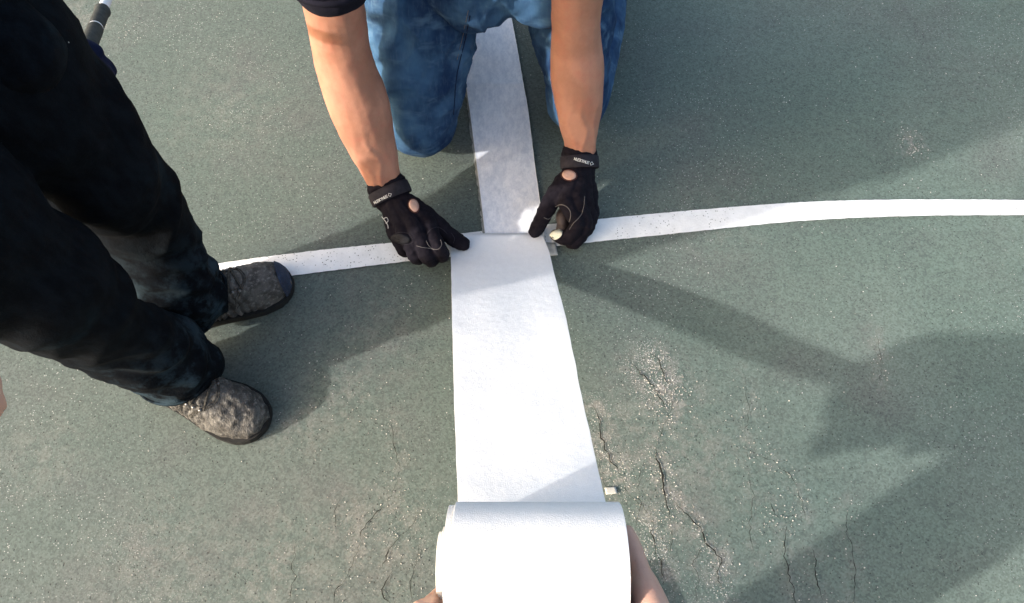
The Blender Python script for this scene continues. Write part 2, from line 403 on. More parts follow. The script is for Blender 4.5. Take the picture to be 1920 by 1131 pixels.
# ------------------------------------------------------------------ painted court line
TOP = [(-300,616),(100,549),(240,523),(430,492),(580,472),(740,455),(880,437),(1110,413),(1300,395),(1500,380),(1700,375),(1920,376),(2300,381)]
BOT = [(-300,668),(100,588),(258,559),(430,534),(560,516),(770,490),(880,479),(1090,457),(1300,435),(1500,415),(1700,406),(1920,404),(2300,405)]
def spl(px, sub=8):
    q, _ = crom([Vector((a, b, 0)) for a, b in px], [0]*len(px), sub); return [P(v.x, v.y) for v in q]
T_, B_ = spl(TOP, 24), spl(BOT, 24); m = MB(); rnd = random.Random(5)
T_ = [T_[0] + (T_[0]-T_[30])*8] + T_ + [T_[-1] + (T_[-1]-T_[-30])*8]
B_ = [B_[0] + (B_[0]-B_[30])*8] + B_ + [B_[-1] + (B_[-1]-B_[-30])*8]
n = len(T_)
rows = [[a.lerp(b, k/3) for a, b in zip(T_, B_)] for k in range(4)]
vs = []
for k, r in enumerate(rows):
    for v in r:
        j = rnd.uniform(-.0005, .0005) if k in (0, 3) else 0
        vs.append(Vector((v.x, v.y + j, .0016 if k in (0, 3) else .0024)))
m.poly(vs, [(k*n+i, (k+1)*n+i, (k+1)*n+i+1, k*n+i+1) for k in range(3) for i in range(n-1)])
tag(m.build('court_line', M['paint']), kind='structure')

# ------------------------------------------------------------------ gauze strip already bonded between the knees
GL = [(800,-420),(838,-140),(858,20),(866,110),(874,160),(882,215),(893,300),(903,380),(910,440),(914,468)]
GR = [(880,-420),(928,-140),(956,20),(969,90),(981,160),(990,210),(1001,300),(1012,380),(1019,435),(1023,465)]
gs = thing('gauze_strip', P(950, 300), 'thin greyish gauze strip glued flat to the court between the jeans', 'fabric strip')
def ribbon(L, R, nw, z, edge=0., zf=None, seed=0):
    Lp, Rp = spl(L, 14), spl(R, 14); n = len(Lp); m = MB(); vs = []; rnd = random.Random(seed)
    for i in range(n):
        for k in range(nw+1):
            t = k/nw; p = Lp[i].lerp(Rp[i], t)
            if k in (0, nw): p = p + V(rnd.uniform(-edge, edge), 0, 0)
            vs.append(V(p.x, p.y, z + (zf(p, t) if zf else 0)))
    m.poly(vs, [(i*(nw+1)+k, i*(nw+1)+k+1, (i+1)*(nw+1)+k+1, (i+1)*(nw+1)+k) for i in range(n-1) for k in range(nw)])
    return m
def gz(p, t):
    z = .0012*noise.noise(V(p.x*22, p.y*14, 0)) + .0008*noise.noise(V(p.x*60, p.y*50, 3))
    yc = P(940, 300).y; z += .0030*math.exp(-((p.y - yc - .02*math.sin(p.x*20))/.005)**2)
    yc = P(920, 160).y; z += .0022*math.exp(-((p.y - yc)/.006)**2)
    return z
ribbon([(a-4, b) for a, b in GL], [(a+1, b) for a, b in GR], 4, .0024, .002, None, 2).build('binder_coat', M['binder'], gs)
g = ribbon(GL, GR, 16, .0044, .0006, gz, 1).build('gauze', M['gauze'], gs)
edge = MB()
for E_ in (GL, GR):
    pts = spl(E_, 14); edge.tube([V(p.x, p.y, .0046 + gz(p, 0)) for p in pts], [.0006]*len(pts), 5, 1)
edge.build('selvedge', M['fab'], gs)

# ------------------------------------------------------------------ white fabric: flat end, rising run, wound roll
RC = V(.031, .085, .375); RR = .074; RW = .197
roll = thing('fabric_roll', V(0, .7, 0), 'thick white fabric roll being unrolled towards the gloved hands, held above the court', 'fabric roll')
def row_of(y, z): return 565.5 - FPX*(y*_c + (z - CAM_H)*_s)/(y*_s - (z - CAM_H)*_c)
def x_at(px, y, z): return (px - 960)/FPX*(y*_s - (z - CAM_H)*_c)
y0 = P(940, 438, .0095).y
cy, cz = [.133, .206, .343, .512, .62, y0 - .05, y0], [.318, .270, .203, .122, .062, .0100, .0095]
EY = [430, 440, 470, 600, 750, 900, 950, 1010]; EL = [847, 847, 845, 848, 852, 857, 859, 862]; ER = [1015, 1018, 1028, 1062, 1092, 1126, 1137, 1150]
US = (-.5, -.4975, -.4, -.27, -.13, 0, .13, .27, .4, .4975, .5)
def sheet(rows, name):
    m = MB(); n = len(rows); k_ = len(US)
    m.poly([v for r in rows for v in r], [(i*k_+k, i*k_+k+1, (i+1)*k_+k+1, (i+1)*k_+k) for i in range(n-1) for k in range(k_-1)])
    o = m.build(name, M['fab'], roll); sm = o.modifiers.new('thickness', 'SOLIDIFY'); sm.thickness = .0010; sm.offset = 0
    return o
rows = []
for i in range(70):
    t = i/69; y = y0 + (.133 - y0)*t; zc_ = float(np.interp(y, cy, cz)); ro = row_of(y, zc_)
    zc_ = float(np.mean([np.interp(y + q, cy, cz) for q in (-.05, -.03, -.015, 0, .015, .03, .05)])) if .17 < y else zc_
    xl_, xr_ = x_at(np.interp(ro, EY, EL), y, zc_), x_at(np.interp(ro, EY, ER), y, zc_)
    amp = min(1, i/12)
    rows.append([V((xl_+xr_)/2 + u*(xr_-xl_) + (.0008*noise.noise(V(y*30, u*9, 2)) if abs(u) > .49 else 0), y,
                   zc_ + amp*(.0022*noise.noise(V(u*3.2, y*8, 1)) + .0012*noise.noise(V(u*7, y*26, 4)))) for u in US])
sheet(rows, 'unrolled_strip')
rows = []; a0 = math.radians(-50); turns, pitch = 15, .0026
for k in range(turns*44):
    kt = k/44.; a = a0 - 2*math.pi*kt; r = RR - pitch*kt + .0024*noise.noise(V(math.cos(a)*1.6, math.sin(a)*1.6, kt*.7))
    off = .0030*noise.noise(V(kt*1.3, 5, 0))*min(1, kt) - .009*math.exp(-((kt - 2.6)/.5)**2) - .016*min(1, max(0, (kt - 11)/1.5))
    rows.append([V(RC.x + off + u*RW, RC.y + r*math.cos(a), RC.z + r*math.sin(a) + .0012*noise.noise(V(u*6, a*2, kt))) for u in US])
sheet(rows, 'wound_fabric')
m = MB(); m.tube([RC - V(RW/2+.020, 0, 0), RC + V(RW/2+.003, 0, 0)], [.033, .033], 32, 1, cap=False)
o = m.build('cardboard_core', M['card'], roll); sm = o.modifiers.new('thickness', 'SOLIDIFY'); sm.thickness = .004

# scraps of paper tape
def scrap(quad, label, z=.0045):
    q = [P(a, b) for a, b in quad]; m = MB(); n = 5; vs = []
    for i in range(n+1):
        for k in range(n+1):
            p = q[0].lerp(q[1], k/n).lerp(q[3].lerp(q[2], k/n), i/n); vs.append(V(p.x, p.y, z + .0014*noise.noise(V(p.x*70, p.y*70, 1))))
    m.poly(vs, [(i*(n+1)+k, (i+1)*(n+1)+k, (i+1)*(n+1)+k+1, i*(n+1)+k+1) for i in range(n) for k in range(n)])
    o = m.build('tape_scrap', M['tape']); sm = o.modifiers.new('thickness', 'SOLIDIFY'); sm.thickness = .0008
    tag(o, label, 'tape', 'paper tape scraps on the court'); return o
scrap([(1022,456),(1041,457),(1046,480),(1029,482)], 'small grey-white tape scrap under the glove with the cream patch')
scrap([(1133,915),(1154,913),(1157,926),(1136,928)], 'small pale tape scrap beside the fabric strip near the rolled end', .0028)

#PEOPLE#
# ------------------------------------------------------------------ people: shared builders
def px(*q): return P(*q)
def head_into(mb, c, fwd, up):
    """skull, jaw, nose, ears, lips and neck stub into a body; returns the frame"""
    f = Vector(fwd).normalized(); u = Vector(up).normalized(); r = f.cross(u).normalized(); u = r.cross(f).normalized()
    R = Matrix((r, f, u)).transposed(); c = Vector(c); L = lambda x, y, z: c + R @ V(x, y, z)
    mb.ell(L(0, -.012, .035), (.075, .094, .088), R); mb.ell(L(0, .022, -.045), (.056, .066, .068), R)
    mb.tube([L(0, .085, .018), L(0, .102, -.005), L(0, .106, -.022)], [.008, .012, .014], 10, 2)
    mb.ell(L(0, .080, -.058), (.024, .013, .010), R, 12, 8); mb.ell(L(0, .074, -.092), (.022, .018, .016), R, 12, 8)
    for s in (-1, 1):
        mb.ell(L(s*.076, -.008, .0), (.009, .018, .031), R, 12, 8); mb.ell(L(s*.033, .074, .028), (.024, .012, .008), R, 12, 8)
    return L, R
def face_parts(root, L, R, hair):
    for s in (-1, 1):
        m = MB(); m.ell(L(s*.032, .079, .008), (.011, .009, .008), R, 14, 8); m.build('eye', M['eye'], root)
    m = MB(); m.ell(L(0, -.022, .048), (.083, .096, .086), R); m.tube([L(-.074, -.03, 0), L(0, -.098, -.02), L(.074, -.03, 0)], [.022, .03, .022], 12, 4)
    m.build('hair', hair, root, remesh=.006, smooth=3, disp=lambda p, n: .004*nz(p, 60) + .003*nz(p, 140))

def hand_into(mb, W, mcp, pip, dip, tip, th, k=1.0, fr=.0112, wrist=(.029, .022)):
    """palm and five separate fingers from joint positions"""
    for i in range(4):
        a = W.lerp(mcp[i], .25); mb.tube([W, a.lerp(mcp[i], .4), mcp[i]], [.020*k, .0185*k, .0145*k], 14, 4)
        q = (1.0, 1.05, 1.0, .88)[i]*k*fr
        mb.tube([W.lerp(mcp[i], .8), mcp[i], mcp[i].lerp(pip[i], .5), pip[i], dip[i], tip[i]], [q*1.15, q*1.16, q*1.02, q*1.06, q*.95, q*.82], 14, 4)
    for i in range(3):
        mb.tube([W.lerp(mcp[i], .5), mcp[i].lerp(mcp[i+1], .5)], [.017*k, .012*k], 12, 3)
    mb.tube([W.lerp(th[0], .3), th[0], th[1], th[2], th[3]], [.018*k, .0215*k, .0175*k, .0162*k, .0138*k], 14, 5)
    mb.tube([th[0], th[1].lerp(mcp[0], .45)], [.016*k, .0105*k], 12, 4); mb.tube([W.lerp(mcp[1], .6), mcp[1].lerp(mcp[2], .5).lerp(pip[1].lerp(pip[2], .5), .5), dip[1].lerp(dip[2], .5)], [.016*k, .013*k, .010*k], 12, 4)
    return mb

def details(bvh, pts, lift=.0004):
    """points lying on a surface, found where the photograph shows them"""
    out = []
    for a, b in pts:
        h, n, i, d = bvh.ray_cast(V(0, 0, CAM_H), ray(a, b).normalized())
        if h is None: h = out[-1][0] if out else P(a, b, .06); n = V(0, 0, 1)
        if n.z < -.3: n = -n
        out.append((h + n*lift, n))
    return out
def seam(bvh, pts, r, name, mat, parent, sub=4):
    q, _ = crom([V(a, b, 0) for a, b in pts], [0]*len(pts), sub)
    d = details(bvh, [(v.x, v.y) for v in q], r*.5); m = MB(); m.tube([x[0] for x in d], [r]*len(d), 6, 1); return m.build(name, mat, parent)
def patch(bvh, c, ax, ay, rot, name, mat, parent, lift=.0012, n=20, rings=3):
    """a thin disc of cloth or skin lying on a surface"""
    pts = [c]
    for k in range(1, rings+1):
        for j in range(n):
            a = 2*math.pi*j/n; x, y = ax*k/rings*math.cos(a), ay*k/rings*math.sin(a)
            pts.append((c[0] + x*math.cos(rot) - y*math.sin(rot), c[1] + x*math.sin(rot) + y*math.cos(rot)))
    d = details(bvh, pts, lift); m = MB(); vs = [q[0] for q in d]
    fs = [(0, 1+j, 1+(j+1) % n) for j in range(n)]
    for k in range(rings-1): fs += [(1+k*n+j, 1+(k+1)*n+j, 1+(k+1)*n+(j+1) % n, 1+k*n+(j+1) % n) for j in range(n)]
    m.poly(vs, fs); o = m.build(name, mat, parent); sm = o.modifiers.new('thickness', 'SOLIDIFY'); sm.thickness = .0008; sm.offset = 0
    return o
def lettering(bvh, a, b, hgt, n, parent, flip=False):
    """worn white block lettering and an emblem along a strap, too small to read in the photograph"""
    a = V(a[0], a[1], 0); b = V(b[0], b[1], 0); d = (b-a).normalized(); q = V(-d.y, d.x, 0); L = (b-a).length; w_ = L/(n+2.2); m = MB(); rnd = random.Random(9)
    def stroke(p0, p1, r=.0006):
        e = details(bvh, [(p0.x, p0.y), (p1.x, p1.y)], .0024); m.tube([x[0] for x in e], [r, r], 6, 1)
    shapes = [[(0,0,0,1),(1,0,1,1),(0,.5,1,.5)],[(0,0,0,1),(0,1,1,1),(1,1,1,0)],[(0,0,1,0),(0,.5,1,.5),(0,1,1,1)],[(0,0,0,1),(1,0,0,.5),(0,.5,1,1)],[(0,0,.5,.5),(1,0,.5,.5),(.5,.5,.5,1)]]
    for i in range(n):
        for (x0, y0_, x1, y1) in shapes[i % 5]:
            f = lambda x, y: a + d*(w_*(i + .1 + .7*x)) + q*(hgt*(y-.5))
            stroke(f(x0, y0_), f(x1, y1))
    e = a + d*(w_*(n+1.1)); r = hgt*.75
    if flip: e = b - d*(w_*.9)
    c = [e + d*r*1.2, e + q*r, e - d*r*.6, e - q*r]
    for i in range(4): stroke(c[i], c[(i+1) % 4], .0005)
    return m.build('lettering', M['white'], parent)

def limb_fold(co, d, f1, f2, seed):
    """cloth folds running across a limb of direction d"""
    u = co.dot(d); w_ = co - d*u
    a = noise.noise(V(u*f1 + 1.5*noise.noise(w_*9 + V(seed, 0, 0)), w_.x*f2, w_.y*f2 + w_.z*f2 + seed))
    return (1 - abs(a)*2.2)

# ------------------------------------------------------------------ person kneeling in jeans
man = thing('person', V(-.05, 1.15, 0), 'kneeling person in blue jeans and black gloves pressing down the white strip', 'person')
K = dict(
 sh_r=V(-.275, .965, .64), el_r=P(643, 112, .325), wr_r=P(722, 345, .088),
 sh_l=V(.10, 1.00, .64), el_l=P(1079, 62, .315), wr_l=P(1089, 290, .088),
 kn_r=P(788, 218, .092), hip_r=V(-.16, 1.22, .44), an_r=V(-.22, 1.40, .07),
 kn_l=P(1082, 188, .085), hip_l=V(.095, 1.24, .44), an_l=V(.20, 1.45, .07))
tor = V(-.05, 1.24, .46); nk = V(-.085, .95, .73)
HR = dict(W=P(731, 362, .082), mcp=[P(800,415,.078), P(778,427,.082), P(757,434,.074), P(740,438,.058)],
 pip=[P(823,466,.060), P(802,481,.052), P(778,478,.044), P(756,467,.036)], dip=[P(830,480,.032), P(809,486,.024), P(784,482,.021), P(762,471,.019)],
 tip=[P(818,468,.015), P(796,464,.014), P(772,460,.014), P(752,454,.014)], th=[P(780,394,.074), P(822,424,.058), P(849,446,.040), P(868,458,.026)])
HL = dict(W=P(1087, 304, .082), mcp=[P(1062,378,.080), P(1082,376,.078), P(1097,371,.068), P(1108,364,.054)],
 pip=[P(1081,420,.058), P(1096,423,.044), P(1106,414,.034), P(1111,402,.028)], dip=[P(1064,448,.034), P(1076,455,.020), P(1086,447,.018), P(1098,430,.016)],
 tip=[P(1042,441,.024), P(1060,442,.013), P(1073,436,.013), P(1086,422,.013)], th=[P(1058,345,.076), P(1034,376,.062), P(1018,408,.042), P(1004,433,.024)])
b = MB()
b.tube([tor, V(-.055, 1.15, .53), V(-.07, 1.04, .61), V(-.08, .98, .66)], [(.14, .10), (.145, .105), (.17, .105), (.15, .08)], 20, 5, up=(0, .5, 1))
b.tube([V(-.08, .99, .67), nk, V(-.09, .88, .79)], [.06, .055, .052], 14, 4)
HLm, HRm = head_into(b, V(-.09, .84, .86), (0, -.75, -.66), (0, -.55, .83))
for a in ('r', 'l'):
    s, e, w_ = K['sh_'+a], K['el_'+a], K['wr_'+a]; H_ = HR if a == 'r' else HL
    b.tube([V(-.085, .985, .655), s], [.07, .058], 14, 3); ak = 1.08 if a == 'r' else .97
    b.tube([s, s.lerp(e, .45), e.lerp(s, .12), e.lerp(w_, .10), e.lerp(w_, .30), e.lerp(w_, .62), e.lerp(w_, .88), w_, H_['W']],
           [(q*ak, z_*ak) for q, z_ in [(.054, .050), (.048, .048), (.0455, .044), (.0485, .045), (.052, .046), (.045, .038), (.034, .028), (.030, .024), (.026, .020)]], 20, 5, up=(0, -.5, 1))
    fa = (w_ - e).normalized(); sd_ = fa.cross(V(0, -.5, .85)).normalized(); uf = sd_.cross(fa)
    if uf.z < 0: uf = -uf
    for an_, t0, t1 in ((-.75, .30, 1.0), (-.1, .45, 1.02), (.55, .38, .95)):
        vp = []
        for q in range(7):
            t_ = t0 + (t1 - t0)*q/6; rr = float(np.interp(t_, [.1, .3, .62, .88, 1.0], [.046, .049, .0415, .031, .027]))*ak; a_ = an_ + .18*math.sin(q*1.7 + an_*5)
            vp.append(e.lerp(w_, t_) + (sd_*math.sin(a_)*rr*1.0 + uf*math.cos(a_)*rr*.88))
        b.tube(vp, [.0026] + [.0040]*5 + [.0034], 8, 3)
    hand_into(b, H_['W'], H_['mcp'], H_['pip'], H_['dip'], H_['tip'], H_['th'], .78)
    h, k, n_ = K['hip_'+a], K['kn_'+a], K['an_'+a]
    b.tube([tor.lerp(h, .4), h, h.lerp(k, .5), k + V(0, .01, 0)], [.075, .075, .065, .052], 14, 4)
    b.tube([k + V(0, .02, -.02), k.lerp(n_, .5), n_, n_ + V(0, .14, -.02)], [.042, .045, .032, .03], 14, 4)
body1 = b.build('body', M['tan'], man, remesh=.0038, smooth=4, disp=lambda p, n: .0022*nz(p, 13) + .0012*nz(p, 34) + .0004*nz(p, 110))
face_parts(man, HLm, HRm, M['hair'])

# jeans: seat, two thighs, two shins folded behind the knees
j = MB()
j.tube([tor + V(-.13, .03, -.01), tor + V(0, .05, .0), tor + V(.13, .03, -.01)], [.115, .135, .115], 20, 4)
j.tube([V(-.14, 1.17, .44), P(865, -50, .37), P(950, -70, .38), P(1035, -50, .37), V(.06, 1.17, .44)], [.085, .082, .085, .075, .08], 20, 5)
j.tube([V(-.05, 1.30, .42), V(-.05, 1.17, .50)], [(.155, .12), (.15, .11)], 20, 3, up=(0, .6, 1))
for a in ('r', 'l'):
    h, k, n_ = K['hip_'+a], K['kn_'+a], K['an_'+a]; sx = -1 if a == 'r' else 1
    mid = h.lerp(k, .5)
    if a == 'r':
        j.tube([h + V(.02, .02, -.02), h.lerp(k, .3) + V(0, -.02, .01), mid + V(0, -.03, .005), k.lerp(h, .18) + V(0, -.022, .0), k + V(.0, -.004, -.005)],
           [(.128, .115), (.118, .105), (.101, .092), (.086, .084), (.078, .078)], 24, 6, up=(0, -.6, .6))
    else:
        j.tube([h + V(-.02, .02, -.02), h.lerp(k, .3), mid + V(-.005, -.01, 0), k.lerp(h, .2), k],
           [(.130, .12), (.108, .102), (.084, .086), (.066, .076), (.058, .070)], 24, 6, up=(0, -.6, .6))
    j.tube([k + V(0, .01, -.015), k.lerp(n_, .45) + V(0, 0, .01), n_ + V(0, 0, .005)], [(.066, .066), (.078, .068), (.07, .062)], 20, 5)
dr = (K['kn_r'] - K['hip_r']).normalized(); dl = (K['kn_l'] - K['hip_l']).normalized()
def jean_disp(p, n):
    d = dr if p.x < -.05 else dl; s = 0 if p.x < -.05 else 7
    t = max(0, min(1, (p.z - .05)/.25))
    return .0100*limb_fold(p, d, 13, 3.5, s)*(.12 + .88*t) + .008*t*max(0, limb_fold(p, (d + V(.9, 0, .5)).normalized(), 20, 5, s+11))**3 + .0046*(.25 + .75*t)*limb_fold(p, (d + V(.7, 0, .2)).normalized(), 34, 6, s+3) + .0030*nz(p, 9) + .0005*nz(p, 90)
jb = MB(); jb.v, jb.f = j.v, j.f; jb.want_bvh = True
jeans = jb.build('jeans', M['denim'], man, remesh=.0055, smooth=5, disp=jean_disp)
seam(jb.bvh, [(881, 30), (873, 70), (862, 115), (855, 150), (852, 190), (850, 215)], .0010, 'inseam', M['navy'], jeans)
seam(jb.bvh, [(878, 20), (868, 66), (857, 112)], .0006, 'stitching', M['stitch'], jeans)

# tee shirt with short sleeves
t = MB()
t.tube([tor + V(0, .0, .03), V(-.055, 1.14, .545), V(-.07, 1.04, .615), V(-.08, .97, .675)], [(.165, .125), (.165, .13), (.192, .125), (.16, .095)], 24, 5, up=(0, .5, 1))
for a in ('r', 'l'):
    s, e = K['sh_'+a], K['el_'+a]; he = s.lerp(e, .50 if a == 'r' else .48)
    t.tube([V(-.085, .985, .66), s, s.lerp(he, .5), he], [.085, .074, .066, .064], 20, 5)
tee = t.build('tee_shirt', M['tee'], man, remesh=.0055, smooth=3, disp=lambda p, n: .004*nz(p, 22) + .003*limb_fold(p, V(0, .6, .8), 26, 5, 2))
for a in ('r',):
    s, e = K['sh_'+a], K['el_'+a]; m = MB(); d_ = (e - s).normalized(); he = s.lerp(e, .50)
    m.tube([he - d_*.0, he + d_*.010], [(.0655, .0655), (.066, .066)], 28, 1, cap=False); o = m.build('sleeve_hem', M['tee'], tee); sm = o.modifiers.new('thickness', 'SOLIDIFY'); sm.thickness = .003
# work shoes behind him
for a in ('r', 'l'):
    n_ = K['an_'+a]; m = MB(); m.tube([n_ + V(0, .0, -.015), n_ + V(0, .08, -.03), n_ + V(0, .17, -.035)], [(.036, .04), (.04, .036), (.034, .03)], 16, 4); m.build('shoe', M['boot'], man, remesh=.006, smooth=3)

# gloves
def glove(H_, wr, el, side):
    g = MB(); g.want_bvh = True
    hand_into(g, H_['W'], H_['mcp'], H_['pip'], H_['dip'], H_['tip'], H_['th'], 1.0, .0140)
    mm = (H_['mcp'][1] + H_['mcp'][2])*.5; ax = ((wr - el).normalized()*.4 + (mm - H_['W']).normalized()*.6).normalized()
    acr = (H_['mcp'][0] - H_['mcp'][3]); acr = (acr - ax*acr.dot(ax)).normalized(); upv = ax.cross(acr); upv = upv if upv.z > 0 else -upv
    c0 = H_['W'] - ax*.016; c1 = H_['W'] + ax*.014
    g.tube([c0, c0.lerp(c1, .5), c1], [(.040, .031), (.037, .028), (.036, .027)], 22, 4, up=upv)
    go = g.build('glove', M['glove'], man, remesh=.0018, smooth=3, disp=lambda p, n: .0016*nz(p, 60) + .0010*nz(p, 130) + .0012*limb_fold(p, ax, 70, 14, side))
    return go, g.bvh, ax, upv
gR, bR, axR, upR = glove(HR, K['wr_r'], K['el_r'], -1)
gL, bL, axL, upL = glove(HL, K['wr_l'], K['el_l'], 1)
gR['label'] = 'black work glove with its thumb pressing the strip corner beside the jeans knee'
gL['label'] = 'black work glove with brown palm and cream patch on its curled finger'
def strap(H_, ax, upv, go, rx=.0405, ry=.0315, half=.0115, at=.001):
    m = MB(); m.want_bvh = True; c = H_['W'] + ax*at
    m.tube([c - ax*half, c - ax*half*.9, c, c + ax*half*.9, c + ax*half], [(rx*.985, ry*.985), (rx+.0008, ry+.0008), (rx+.0012, ry+.0012), (rx+.0008, ry+.0008), (rx*.985, ry*.985)], 44, 1, up=upv, cap=False)
    o = m.build('wrist_strap', M['strap'], go); sm = o.modifiers.new('thickness', 'SOLIDIFY'); sm.thickness = .003; sm.offset = 0
    return o, m.bvh
sR, sbR = strap(HR, axR, upR, gR)
sL, sbL = strap(HL, axL, upL, gL)
lettering(sbR, (703, 380), (734, 364), 4.5, 8, sR)
lettering(sbL, (1077, 298), (1111, 308), 4.5, 8, sL)
# openings over the wrist, with piping
def opening(bv, c, ax_, ay_, rot, go):
    patch(bv, c, ax_, ay_, rot, 'wrist_opening', M['pale'], go, .0012)
    ring = [(c[0] + ax_*1.12*math.cos(a)*math.cos(rot) - ay_*1.12*math.sin(a)*math.sin(rot), c[1] + ax_*1.12*math.cos(a)*math.sin(rot) + ay_*1.12*math.sin(a)*math.cos(rot)) for a in [2*math.pi*k/24 for k in range(25)]]
    seam(bv, ring, .0012, 'piping', M['piping'], go, 1)
opening(bR, (776, 386), 8.5, 12, -.35, gR)
opening(bL, (1067, 329), 13, 9, .1, gL)
# seams, knuckle pad and finger side panels
seam(bR, [(846,437),(852,447),(850,456)], .0006, 'seam', M['strap'], gR)
seam(bR, [(733,443),(748,436),(766,438),(775,449),(770,457),(752,459)], .0007, 'seam', M['strap'], gR)
seam(bR, [(781,461),(792,464),(806,466),(814,468)], .0006, 'seam', M['stitch'], gR)
seam(bR, [(799,452),(804,461),(812,467),(822,467),(828,459),(826,450)], .0006, 'seam', M['stitch'], gR)
seam(bR, [(800,440),(807,431),(818,426),(828,429),(838,438)], .0006, 'seam', M['strap'], gR)
lg = [(716,407),(722,414),(727,422),(728,428)]
seam(bR, lg, .0007, 'side_emblem', M['white'], gR); seam(bR, [(720,410),(725,408),(728,414),(724,419)], .0006, 'side_emblem', M['white'], gR)
seam(bL, [(1096,368),(1095,382),(1093,393),(1090,402),(1083,411),(1075,419),(1068,430)], .0007, 'seam', M['stitch'], gL)
seam(bL, [(1041,388),(1050,384),(1060,386),(1068,394),(1070,405),(1066,420),(1061,428)], .0008, 'seam', M['stitch'], gL)
seam(bL, [(1120,332),(1119,346)], .0006, 'seam', M['white'], gL)
seam(bL, [(1020,408),(1028,411),(1035,406)], .0006, 'seam', M['stitch'], gL)
m = MB(); m.ell(P(1054, 408, .040), (.013, .021, .014), None, 20, 12); m.tube([P(1062, 385, .05), P(1058, 412, .035), P(1050, 436, .024)], [.012, .013, .010], 14, 4); m.build('palm_panel', M['brown'], gL, remesh=.002, smooth=2)
patch(bL, (1043, 441), 13, 8, -.45, 'fingertip_patch', M['cream'], gL, .0016)
patch(bR, (752, 448), 19, 9, .12, 'knuckle_pad', M['glove2'], gR, .0012)

# ------------------------------------------------------------------ person standing in black at the left
by = thing('person', V(-.6, .47, 0), 'standing person dressed in black trousers and scuffed work boots', 'person')
Q2 = dict(an_l=P(345, 549, .10), kn_l=V(-.562, .580, .50), hip_l=V(-.64, .59, .93), an_r=P(322, 684, .10), kn_r=V(-.585, .402, .50), hip_r=V(-.66, .37, .93),
 sh_l=V(-.63, .66, 1.40), el_l=V(-.77, .72, 1.05), wr_l=P(30, 100, .72), sh_r=V(-.62, .27, 1.42), el_r=V(-.64, .16, 1.14), wr_r=V(-.545, .165, .90))
b = MB()
b.tube([V(-.635, .46, .92), V(-.64, .46, 1.12), V(-.63, .46, 1.3), V(-.625, .465, 1.44)], [(.15, .10), (.14, .10), (.16, .11), (.13, .08)], 20, 4, up=(1, 0, 0))
b.tube([V(-.62, .465, 1.43), V(-.60, .465, 1.56)], [.06, .055], 14, 3)
HL2, HR2 = head_into(b, V(-.585, .465, 1.64), (1, -.15, -.45), (.4, 0, .9))
WLh = Q2['wr_l']; gp = P(158, 92, .80)           # the hand at the pole
def fist(W, c, d, across, up, k=1.0):
    """finger joints of a hand closed round a bar through c with direction d"""
    mcp, pip, dip, tip = [], [], [], []
    for i in range(4):
        o = c + d*(.030 - .020*i)
        mcp.append(o + up*.026 - across*.030); pip.append(o + up*.030 + across*.012); dip.append(o - up*.004 + across*.030); tip.append(o - up*.022 + across*.008)
    th = [W.lerp(mcp[0], .35), c + d*.045 - across*.022 + up*.012, c + d*.052 + up*.026, c + d*.040 + across*.018 + up*.030]
    return dict(W=W, mcp=mcp, pip=pip, dip=dip, tip=tip, th=th)
PA, PB = P(146, 136, .60), P(214, -35, .44); pd_ = (PB - PA).normalized()
FL = fist(WLh, PA - pd_*.012, pd_, V(.6, .2, -.3).normalized(), V(.3, -.2, .9).normalized())
fr = V(-.42, .19, .72)
FR = dict(W=Q2['wr_r'] + V(.01, 0, -.03), mcp=[V(-.475, .205, .785), V(-.485, .19, .78), V(-.493, .172, .782), V(-.50, .155, .79)],
 pip=[P(-48, 700, .755), P(-50, 735, .75), P(-60, 760, .75), P(-85, 790, .755)], dip=[P(-22, 705, .735), P(-18, 742, .73), P(-20, 770, .73), P(-50, 795, .735)],
 tip=[P(-10, 722, .722), P(-2, 762, .717), P(-24, 790, .717), P(-50, 810, .72)], th=[V(-.51, .215, .84), P(-90, 640, .79), P(-60, 650, .765), P(-35, 665, .745)])
for a, F_ in (('l', FL), ('r', FR)):
    s, e, w_ = Q2['sh_'+a], Q2['el_'+a], Q2['wr_'+a]
    b.tube([V(-.625, .465, 1.42), s], [.07, .056], 14, 3); b.tube([s, s.lerp(e, .5), e, e.lerp(w_, .3), w_, F_['W']], [.052, .047, .041, .042, .029, .027], 16, 4)
    hand_into(b, F_['W'], F_['mcp'], F_['pip'], F_['dip'], F_['tip'], F_['th'], .85 if a == 'r' else .75, .0098)
    h, k, n_ = Q2['hip_'+a], Q2['kn_'+a], Q2['an_'+a]
    b.tube([V(-.635, .46, .95), h, h.lerp(k, .5), k, k.lerp(n_, .5) + V(-.012, .024 if a == 'l' else -.004, 0), n_, n_ + V(.02, 0, -.04)], [.08, .078, .066, .046, .034, .026, .024], 14, 4)
b.build('body', M['pale'], by, remesh=.0055, smooth=3)
face_parts(by, HL2, HR2, M['hair'])
tr = MB()
tr.tube([V(-.635, .46, 1.02), V(-.635, .46, .86)], [(.17, .125), (.17, .13)], 22, 3, up=(1, 0, 0))
for a in ('l', 'r'):
    h, k, n_ = Q2['hip_'+a], Q2['kn_'+a], Q2['an_'+a]
    c = n_ + V(0, 0, .0)
    tr.tube([h, h.lerp(k, .5) + V(.012, 0, 0), k, k.lerp(c, .5) + V(-.012, .028 if a == 'l' else -.004, 0), c + V(0, 0, .06), c - V(0, 0, .015)],
            [(.122, .112), (.116, .098), (.076, .080), (.053, .078), (.058, .068), (.060, .066)], 24, 6, up=(1, 0, 0))
dv = V(0, 0, 1)
def tr_disp(p, n):
    low = max(0, 1 - p.z/.35)
    return .008*limb_fold(p, dv, 11, 3, 2) + .007*limb_fold(p, V(.4, .3, .85).normalized(), 22, 5, 6)*(.4 + 1.2*low) + .006*nz(p, 9) + .006*low*nz(p, 26) + .006*low*max(0, limb_fold(p, V(.2, -.4, .9).normalized(), 30, 6, 12))**3
